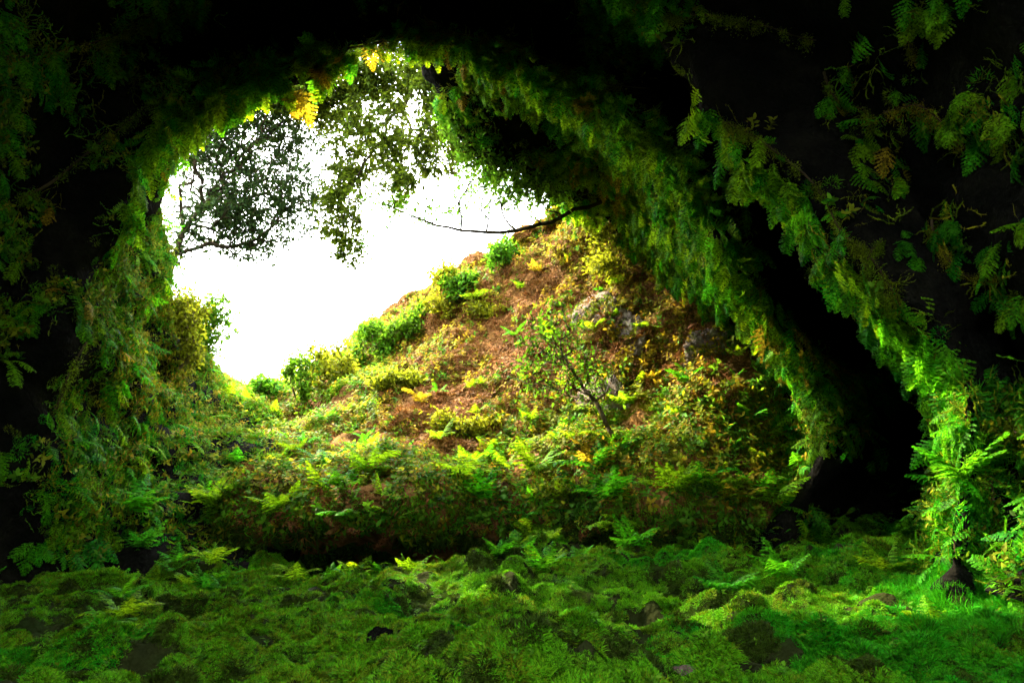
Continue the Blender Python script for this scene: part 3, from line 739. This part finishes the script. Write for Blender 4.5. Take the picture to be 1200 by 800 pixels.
def grow(name, root, blobs, label, cat, leaf, wood, leaf_size, per_node, chain=(), r_tip=0.006, group=None, pw=2.3, droop=0.2, spread=0.16, leafW=0.55, maxr=0.09):
    """a woody plant: skeleton grown through points of the crown, twigs thickened towards the root, leaves round the outer twigs"""
    nodes = [np.array(root, float)]; par = [-1]
    for c in chain:
        nodes.append(np.array(c, float)); par.append(len(nodes) - 2)
    pts = []
    for c, rad, k in blobs:
        q = rand_unit(k) * (rng.random(k) ** (1 / 2.6))[:, None] * np.array(rad) + np.array(c); pts.append(q)
    pts = np.concatenate(pts); base = nodes[-1] if chain else nodes[0]
    pts = pts[np.argsort(np.linalg.norm(pts - base, axis=1))]
    nc = len(nodes); plen = [0.0]
    for i in range(1, nc): plen.append(plen[-1] + np.linalg.norm(nodes[i] - nodes[i - 1]))
    for q in pts:
        A = np.array(nodes); dd = np.linalg.norm(A - q, axis=1); cost = dd + 0.35 * np.array(plen)
        j = int(np.argmin(cost))
        if dd[j] > 0.5:         # long reaches get a bend
            mid = (nodes[j] + q) / 2 + rng.normal(0, 0.07, 3) * dd[j] + np.array((0, 0, 0.05 * dd[j]))
            nodes.append(mid); par.append(j); plen.append(plen[j] + dd[j] / 2); j = len(nodes) - 1
        nodes.append(q); par.append(j); plen.append(plen[j] + np.linalg.norm(q - nodes[j]))
    A = np.array(nodes); w_ = np.full(len(A), 0.0); ch = [[] for _ in A]
    for i in range(len(A) - 1, 0, -1):
        if not ch[i]: w_[i] = r_tip ** pw
        w_[par[i]] += w_[i]; ch[par[i]].append(i)
    rad = np.minimum(w_ ** (1 / pw), maxr)
    paths = []
    for i in range(1, len(A)):
        j = par[i]; a_, b_ = A[j], A[i]; k = 3
        t = np.linspace(0, 1, k)[:, None]; Pp = a_ + (b_ - a_) * t; Pp[1] += rng.normal(0, .05, 3) * np.linalg.norm(b_ - a_)
        r0 = min(rad[j], rad[i] * 1.25); paths.append((Pp, np.linspace(r0, rad[i], k)))
    e = empty(name, root)
    V, F = tube(paths, 5); V = V - np.array(root)
    link('trunk', np_mesh('trunk', V, F, wood, True), e)
    leafy = np.array([i for i in range(nc, len(A)) if rad[i] < r_tip * 3.2])
    if len(leafy) and per_node:
        base = np.repeat(A[leafy], per_node, axis=0); pn = np.repeat(A[[par[i] for i in leafy]], per_node, axis=0); k = len(base)
        pos = pn + (base - pn) * rng.uniform(.2, 1.15, (k, 1)) + rng.normal(0, spread, (k, 3)) * rng.random((k, 1))
        Yd = (base - pn) / np.maximum(np.linalg.norm(base - pn, axis=1, keepdims=True), 1e-6) * .5 + rand_unit(k) - UP * droop
        Rm = basis(Yd, UP + .8 * rand_unit(k)); LV, LF = leaf_shape(1, leafW)
        link('crown', join_leaves('crown', leaf, pos - np.array(root), Rm, leaf_size * rng.uniform(.6, 1.3, k), LV, LF), e)
    return tag(e, label, cat, group)
def blob(px, py, Y, rpx, rpy, rY, k):
    c = at(px, py, Y); s = c[1] * 1.05 / FPX * 1.1
    return (c, (rpx * s, rY, rpy * s), k)

# the fine leaved tree leaning over the mouth from the left lip
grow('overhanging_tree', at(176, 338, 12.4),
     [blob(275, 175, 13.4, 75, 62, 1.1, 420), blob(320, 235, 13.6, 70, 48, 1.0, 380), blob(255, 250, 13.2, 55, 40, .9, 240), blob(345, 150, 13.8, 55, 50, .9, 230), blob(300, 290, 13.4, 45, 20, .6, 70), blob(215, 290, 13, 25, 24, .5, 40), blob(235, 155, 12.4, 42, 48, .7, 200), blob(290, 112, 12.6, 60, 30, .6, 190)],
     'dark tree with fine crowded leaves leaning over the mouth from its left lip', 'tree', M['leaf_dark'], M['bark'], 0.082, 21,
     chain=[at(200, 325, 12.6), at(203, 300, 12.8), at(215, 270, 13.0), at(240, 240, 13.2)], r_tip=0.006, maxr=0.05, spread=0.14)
# leafy sprays hanging from above
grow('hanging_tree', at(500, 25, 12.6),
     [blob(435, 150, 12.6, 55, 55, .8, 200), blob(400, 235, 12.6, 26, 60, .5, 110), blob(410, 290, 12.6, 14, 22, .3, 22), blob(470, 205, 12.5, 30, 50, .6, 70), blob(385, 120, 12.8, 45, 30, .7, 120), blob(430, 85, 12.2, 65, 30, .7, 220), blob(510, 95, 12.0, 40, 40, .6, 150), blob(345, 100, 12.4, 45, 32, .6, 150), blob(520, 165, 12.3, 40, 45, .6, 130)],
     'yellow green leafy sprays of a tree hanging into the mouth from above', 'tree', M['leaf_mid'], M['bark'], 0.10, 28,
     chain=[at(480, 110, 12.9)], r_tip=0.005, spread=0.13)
grow('mossy_branch', at(705, 236, 11.6),
     [blob(455, 238, 12.4, 30, 14, .5, 26), blob(545, 238, 12.2, 38, 18, .5, 26), blob(500, 250, 12.3, 40, 16, .4, 18), blob(610, 225, 12.0, 42, 26, .4, 80), blob(570, 200, 12.2, 40, 28, .5, 90), blob(425, 285, 12.6, 24, 12, .3, 8)],
     'long dark branch with few leaves reaching from the bank top across the sky', 'branch', M['leaf'], M['bark'], 0.085, 12,
     chain=[at(688, 243, 11.6), at(660, 253, 11.7), at(635, 262, 11.8), at(605, 270, 11.9), at(570, 272, 12.0), at(540, 270, 12.1), at(510, 264, 12.2), at(485, 254, 12.3), at(462, 244, 12.4), at(440, 232, 12.5)], r_tip=0.005, spread=0.12, maxr=0.048)
h, nn = hit(640, 205)
grow('hanging_shrub', h, [blob(600, 205, 11.2, 40, 22, .5, 90), blob(560, 175, 11.0, 34, 26, .5, 80), blob(530, 140, 10.8, 22, 24, .4, 50), blob(640, 222, 11.2, 36, 18, .4, 60)],
     'leafy shrub hanging from the lip between the dark recess and the bare branch', 'shrub', M['leaf'], M['bark'], 0.09, 12, r_tip=0.005, maxr=.04)
# sapling on the bank
h, _ = hit(722, 522)
grow('sapling', h, [blob(640, 420, h[1] + .3, 50, 45, .6, 130), blob(690, 440, h[1] + .2, 38, 40, .5, 70), blob(655, 375, h[1] + .5, 35, 25, .5, 50)],
     'thin leaning sapling with bright small leaves on the earth bank', 'sapling', M['leaf'], M['bark_light'], 0.085, 5,
     chain=[at(712, 500, h[1] - .1), at(698, 470, h[1] - .1)], r_tip=0.005, maxr=0.035)
# shrubs along the skyline
SHR = [(350, 452, 15, 26, 'leaf', 'round green shrub beside the notch where the slope meets the left wall'),
       (305, 462, 26, 14, 'leaf', 'low green shrub in the notch between slope and left wall'),
       (390, 432, 22, 22, 'leaf_lime', 'yellow green shrub on the low skyline next to the round shrub'),
       (440, 405, 28, 24, 'leaf', 'spreading shrub on the skyline below the leaning skyline twigs'),
       (478, 385, 24, 20, 'leaf', 'dark flat topped shrub overhanging the skyline edge of the bank'),
       (520, 350, 22, 26, 'leaf_lime', 'golden tipped shrub half way up the sloping skyline'),
       (545, 335, 22, 22, 'leaf', 'dense green shrub crowning the upper skyline of the bank'),
       (590, 300, 22, 18, 'leaf', 'small shrub under the bare branch at the top of the skyline'),
       (460, 452, 32, 11, 'leaf_lime', 'yellow leaved bush among brown litter below the skyline'),
       (550, 503, 44, 11, 'leaf_lime', 'pale yellow bush capping a brown hummock on the bank'),
       (680, 578, 44, 13, 'leaf_lime', 'olive bush on the bank above the shelf ferns'),
       (243, 405, 32, 44, 'leaf', 'tall dark shrub on the left wall against the sky'),
       (205, 400, 28, 40, 'leaf_lime', 'lime leaved shrub hanging on the left wall below the sky'),
       (575, 365, 30, 12, 'leaf_lime', 'low lime tufted bush under the upper skyline of the bank'),
       (735, 300, 36, 26, 'leaf_lime', 'bright lime bush where the bank meets the fringe of ferns')]
for px, py, rx, ry, lf, lb in SHR:
    py -= 7; rx *= 1.2; ry *= 1.3
    h, nn = hit(px, py + ry * 0.9)
    if h is None: h, nn = hit(px, py + ry + 25)
    if h is None: continue
    k = int(60 * rx * ry / 500) + 25
    subs = [blob(px + rng.uniform(-.75, .75) * rx, py + rng.uniform(-.7, .6) * ry, h[1] - .1 + rng.uniform(-.3, .3), rx * rng.uniform(.25, .6), ry * rng.uniform(.25, .6), .25, max(8, k // 4)) for _ in range(7)]
    grow('shrub', h - nn * .05, subs, lb, 'shrub', M[lf], M['bark_light'],
         0.0085 * h[1] * .8, 9, r_tip=0.005, maxr=0.03, spread=0.12, group='shrubs on bank and skyline')

# mossy roots running over the vault
ROOTS = [([(-10, 68), (40, 62), (90, 52), (140, 36), (190, 14), (245, -5)], 'thin mossy root crossing the vault above the dark tree', 'moss_gold'),
         ([(18, 232), (60, 215), (100, 185), (130, 160), (170, 125), (205, 108)], 'mossy root slanting down the vault below the thin one, above the dark tree', 'moss_olive'),
         ([(250, 88), (300, 72), (370, 62), (440, 50), (500, 36), (570, 46), (640, 70), (700, 98), (760, 106)], 'golden moss strand along the crest of the mouth rim', 'moss_gold'),
         ([(690, 10), (740, 12), (800, 16), (850, 24), (900, 34), (960, 46)], 'mossy root across the top of the vault between mouth and black rock', 'moss_olive'),
         ([(852, 142), (890, 165), (930, 195), (960, 230), (990, 275), (1025, 310), (1060, 360), (1100, 415), (1140, 460), (1200, 510)], 'long moss covered rib edging the black hollow', 'moss_olive'),
         ([(968, 82), (972, 112), (1000, 125), (1018, 130), (1024, 150)], 'short hooked mossy root on the black rock above the rib', 'moss_olive'),
         ([(1075, 60), (1060, 30), (1052, 10)], 'small curled root at the top of the black rock', 'moss_gold'),
         ([(1040, 130), (1080, 122), (1110, 140), (1140, 172)], 'mossy root trailing on from the hooked root', 'moss_gold'),
         ([(1030, 285), (1018, 300), (1024, 330), (1045, 345), (1040, 380)], 'looping mossy root above the rib', 'moss_olive'),
         ([(1098, 260), (1102, 300), (1130, 320), (1180, 324)], 'bent mossy root on the black rock below the hooked root', 'moss_gold'),
         ([(640, 180), (680, 195), (720, 205), (760, 222), (800, 250), (840, 300)], 'mossy root between the rim fringe and the bank', 'moss_olive'),
         ([(1155, 560), (1165, 600), (1180, 640)], 'moss draped root running down the right buttress', 'moss_em'),
         ([(1112, 590), (1116, 620), (1118, 650)], 'short moss draped root at the foot of the right buttress', 'moss_em'),
         ([(905, 540), (895, 565), (870, 577), (840, 585), (800, 590)], 'curved mossy root on the rock shoulder above the floor', 'moss_olive'),
         ([(60, 480), (75, 440), (90, 410), (110, 380)], 'mossy stem climbing the cave wall below the dark tree', 'moss_olive'),
         ([(205, 300), (200, 330), (190, 345)], 'short dark root stub at the foot of the dark tree', 'moss_olive')]
for pl_, lb, mk in ROOTS:
    pts = cr(np.array(pl_, float), max(8, len(pl_) * 5)); W_ = []; NN = []
    for a, b in pts:
        h, nn = hit(a, b)
        if h is not None:
            if W_ and abs(h[1] - W_[-1][1]) > 1.2: continue
            W_.append(h + nn * 0.05); NN.append(nn)
    if len(W_) < 4: continue
    W_ = np.array(W_); NN = np.array(NN)
    k = np.array((.25, .5, .25)); S_ = W_.copy()
    for _ in range(3): S_[1:-1] = S_[:-2] * .25 + S_[1:-1] * .5 + S_[2:] * .25
    e = empty('mossy_root', S_[0]); V, F = tube([(S_, np.linspace(.024, .008, len(S_)) * np.interp(S_[:, 1].mean(), (4.5, 9), (.4, 1)))], 6)
    link('root', np_mesh('root', V - S_[0], F, M['root'], True), e)
    # sleeve of moss blades
    seg = np.linalg.norm(np.diff(S_, axis=0), axis=1).sum(); near = np.interp(S_[:, 1].mean(), (4.5, 9), (.42, 1)); kk = int(seg * 800 / near ** 1.6)
    nc_ = max(6, int(seg * 11)); cen = rng.random(nc_); big = rng.uniform(.3, 1.6, nc_) ** 2; ci_ = rng.choice(nc_, kk, p=big / big.sum())
    t = np.clip(cen[ci_] + rng.normal(0, .03 / max(seg, .3), kk), 0, 1) * (len(S_) - 1.001); i = t.astype(int); f = (t - i)[:, None]
    pos = S_[i] * (1 - f) + S_[i + 1] * f; d = rand_unit(kk) + .3 * NN[i] - .35 * UP
    drop = (rng.random(kk) ** 2 * big[ci_] * .07)[:, None]
    LV, LF = leaf_shape(1, .35, .1)
    me = join_leaves('moss', M[mk], pos - S_[0] + d * .02 + rng.normal(0, .012, (kk, 3)) * near * (1 + big[ci_])[:, None] - UP * drop, basis(d, rand_unit(kk)), rng.uniform(.014, .05, kk) * near, LV, LF)
    ms_ = link('moss', me, e); ms_['kind'] = 'stuff'
    tag(e, lb, 'root')

# ------------------------------------------------------------------ rock outcrops and stones
ROCK_P, ROCK_N = [], []
def rock(px, py, rx, ry, label, mat='rock_pale', seed=0, out=0.0, group=None):
    h, nn = hit(px, py)
    if h is None: return
    s = h[1] * 1.05 / FPX; nu, nv = 72, 44
    u = np.linspace(0, 2 * math.pi, nu, endpoint=False); v = np.linspace(0.001, math.pi - .001, nv)
    U, Vv = np.meshgrid(u, v); D = np.stack((np.cos(U) * np.sin(Vv), np.sin(U) * np.sin(Vv), np.cos(Vv)), 2).reshape(-1, 3)
    q = D + seed * 7.1
    rr = 1 + .45 * fbm(q, 1.6, 3) + .30 * (1 - 2 * np.abs(fbm(q, 3.6, 3, 4))) + .16 * fbm(q, 9, 3)
    Q = D * rr[:, None] * np.array((rx * s, ry * s, min(rx, ry) * s * .34))
    Rr = basis((UP + .2 * rand_unit(1)[0])[None], nn[None])[0]; Q = Q @ Rr.T
    i = np.arange(nu * nv).reshape(nv, nu); j = np.roll(i, -1, 1)
    F = np.stack((i[:-1].ravel(), i[1:].ravel(), j[1:].ravel(), j[:-1].ravel()), 1)
    o = link('rock', np_mesh('rock', Q, F, M[mat], True)); o.location = h - nn * (min(rx, ry) * s * .29 - out)
    tag(o, label, 'rock', group)
    k = np.nonzero((D @ Rr.T @ nn > .1) & (rng.random(len(D)) < (.05 if py < 560 else 0)))[0]
    ROCK_P.extend(Q[k] + np.array(o.location)); ROCK_N.extend(np.repeat(nn[None], len(k), 0))
rock(690, 372, 36, 26, 'pale crumbling rock face high on the sunlit bank', seed=1)
rock(728, 395, 26, 24, 'smaller pale rock just below the crumbling face on the bank', seed=2)
rock(845, 412, 30, 26, 'grey pitted rock beside the rock shoulder', seed=3)
rock(700, 480, 30, 34, 'lichen grey rock behind the stem of the sapling', seed=4)
rock(805, 790, 16, 9, 'grey stone poking through the floor moss', seed=5)
rock(862, 725, 8, 6, 'small pale stone on a floor moss hump', seed=6)
rock(445, 745, 12, 8, 'dark stone in the floor moss below the crest', 'rock', 7)
rock(460, 655, 10, 20, 'weathered stump of rock under the shelf undercut', seed=8)
rock(480, 505, 34, 22, 'dark cindery rock on the brown middle bank', 'soil', 9)
rp = np.array(ROCK_P); rn = np.array(ROCK_N); m = len(rp)
scatter('rock_moss', 'moss and small leaves grown over the rocks of the bank', 'moss', moss_coll, rp, euler_of(basis(np.cross(rn, rand_unit(m)), rn + .5 * rand_unit(m))), rng.uniform(.05, .14, m), rng.choice((2, 3, 8, 9, 7, 10), m))
print('objects', len(bpy.data.objects))
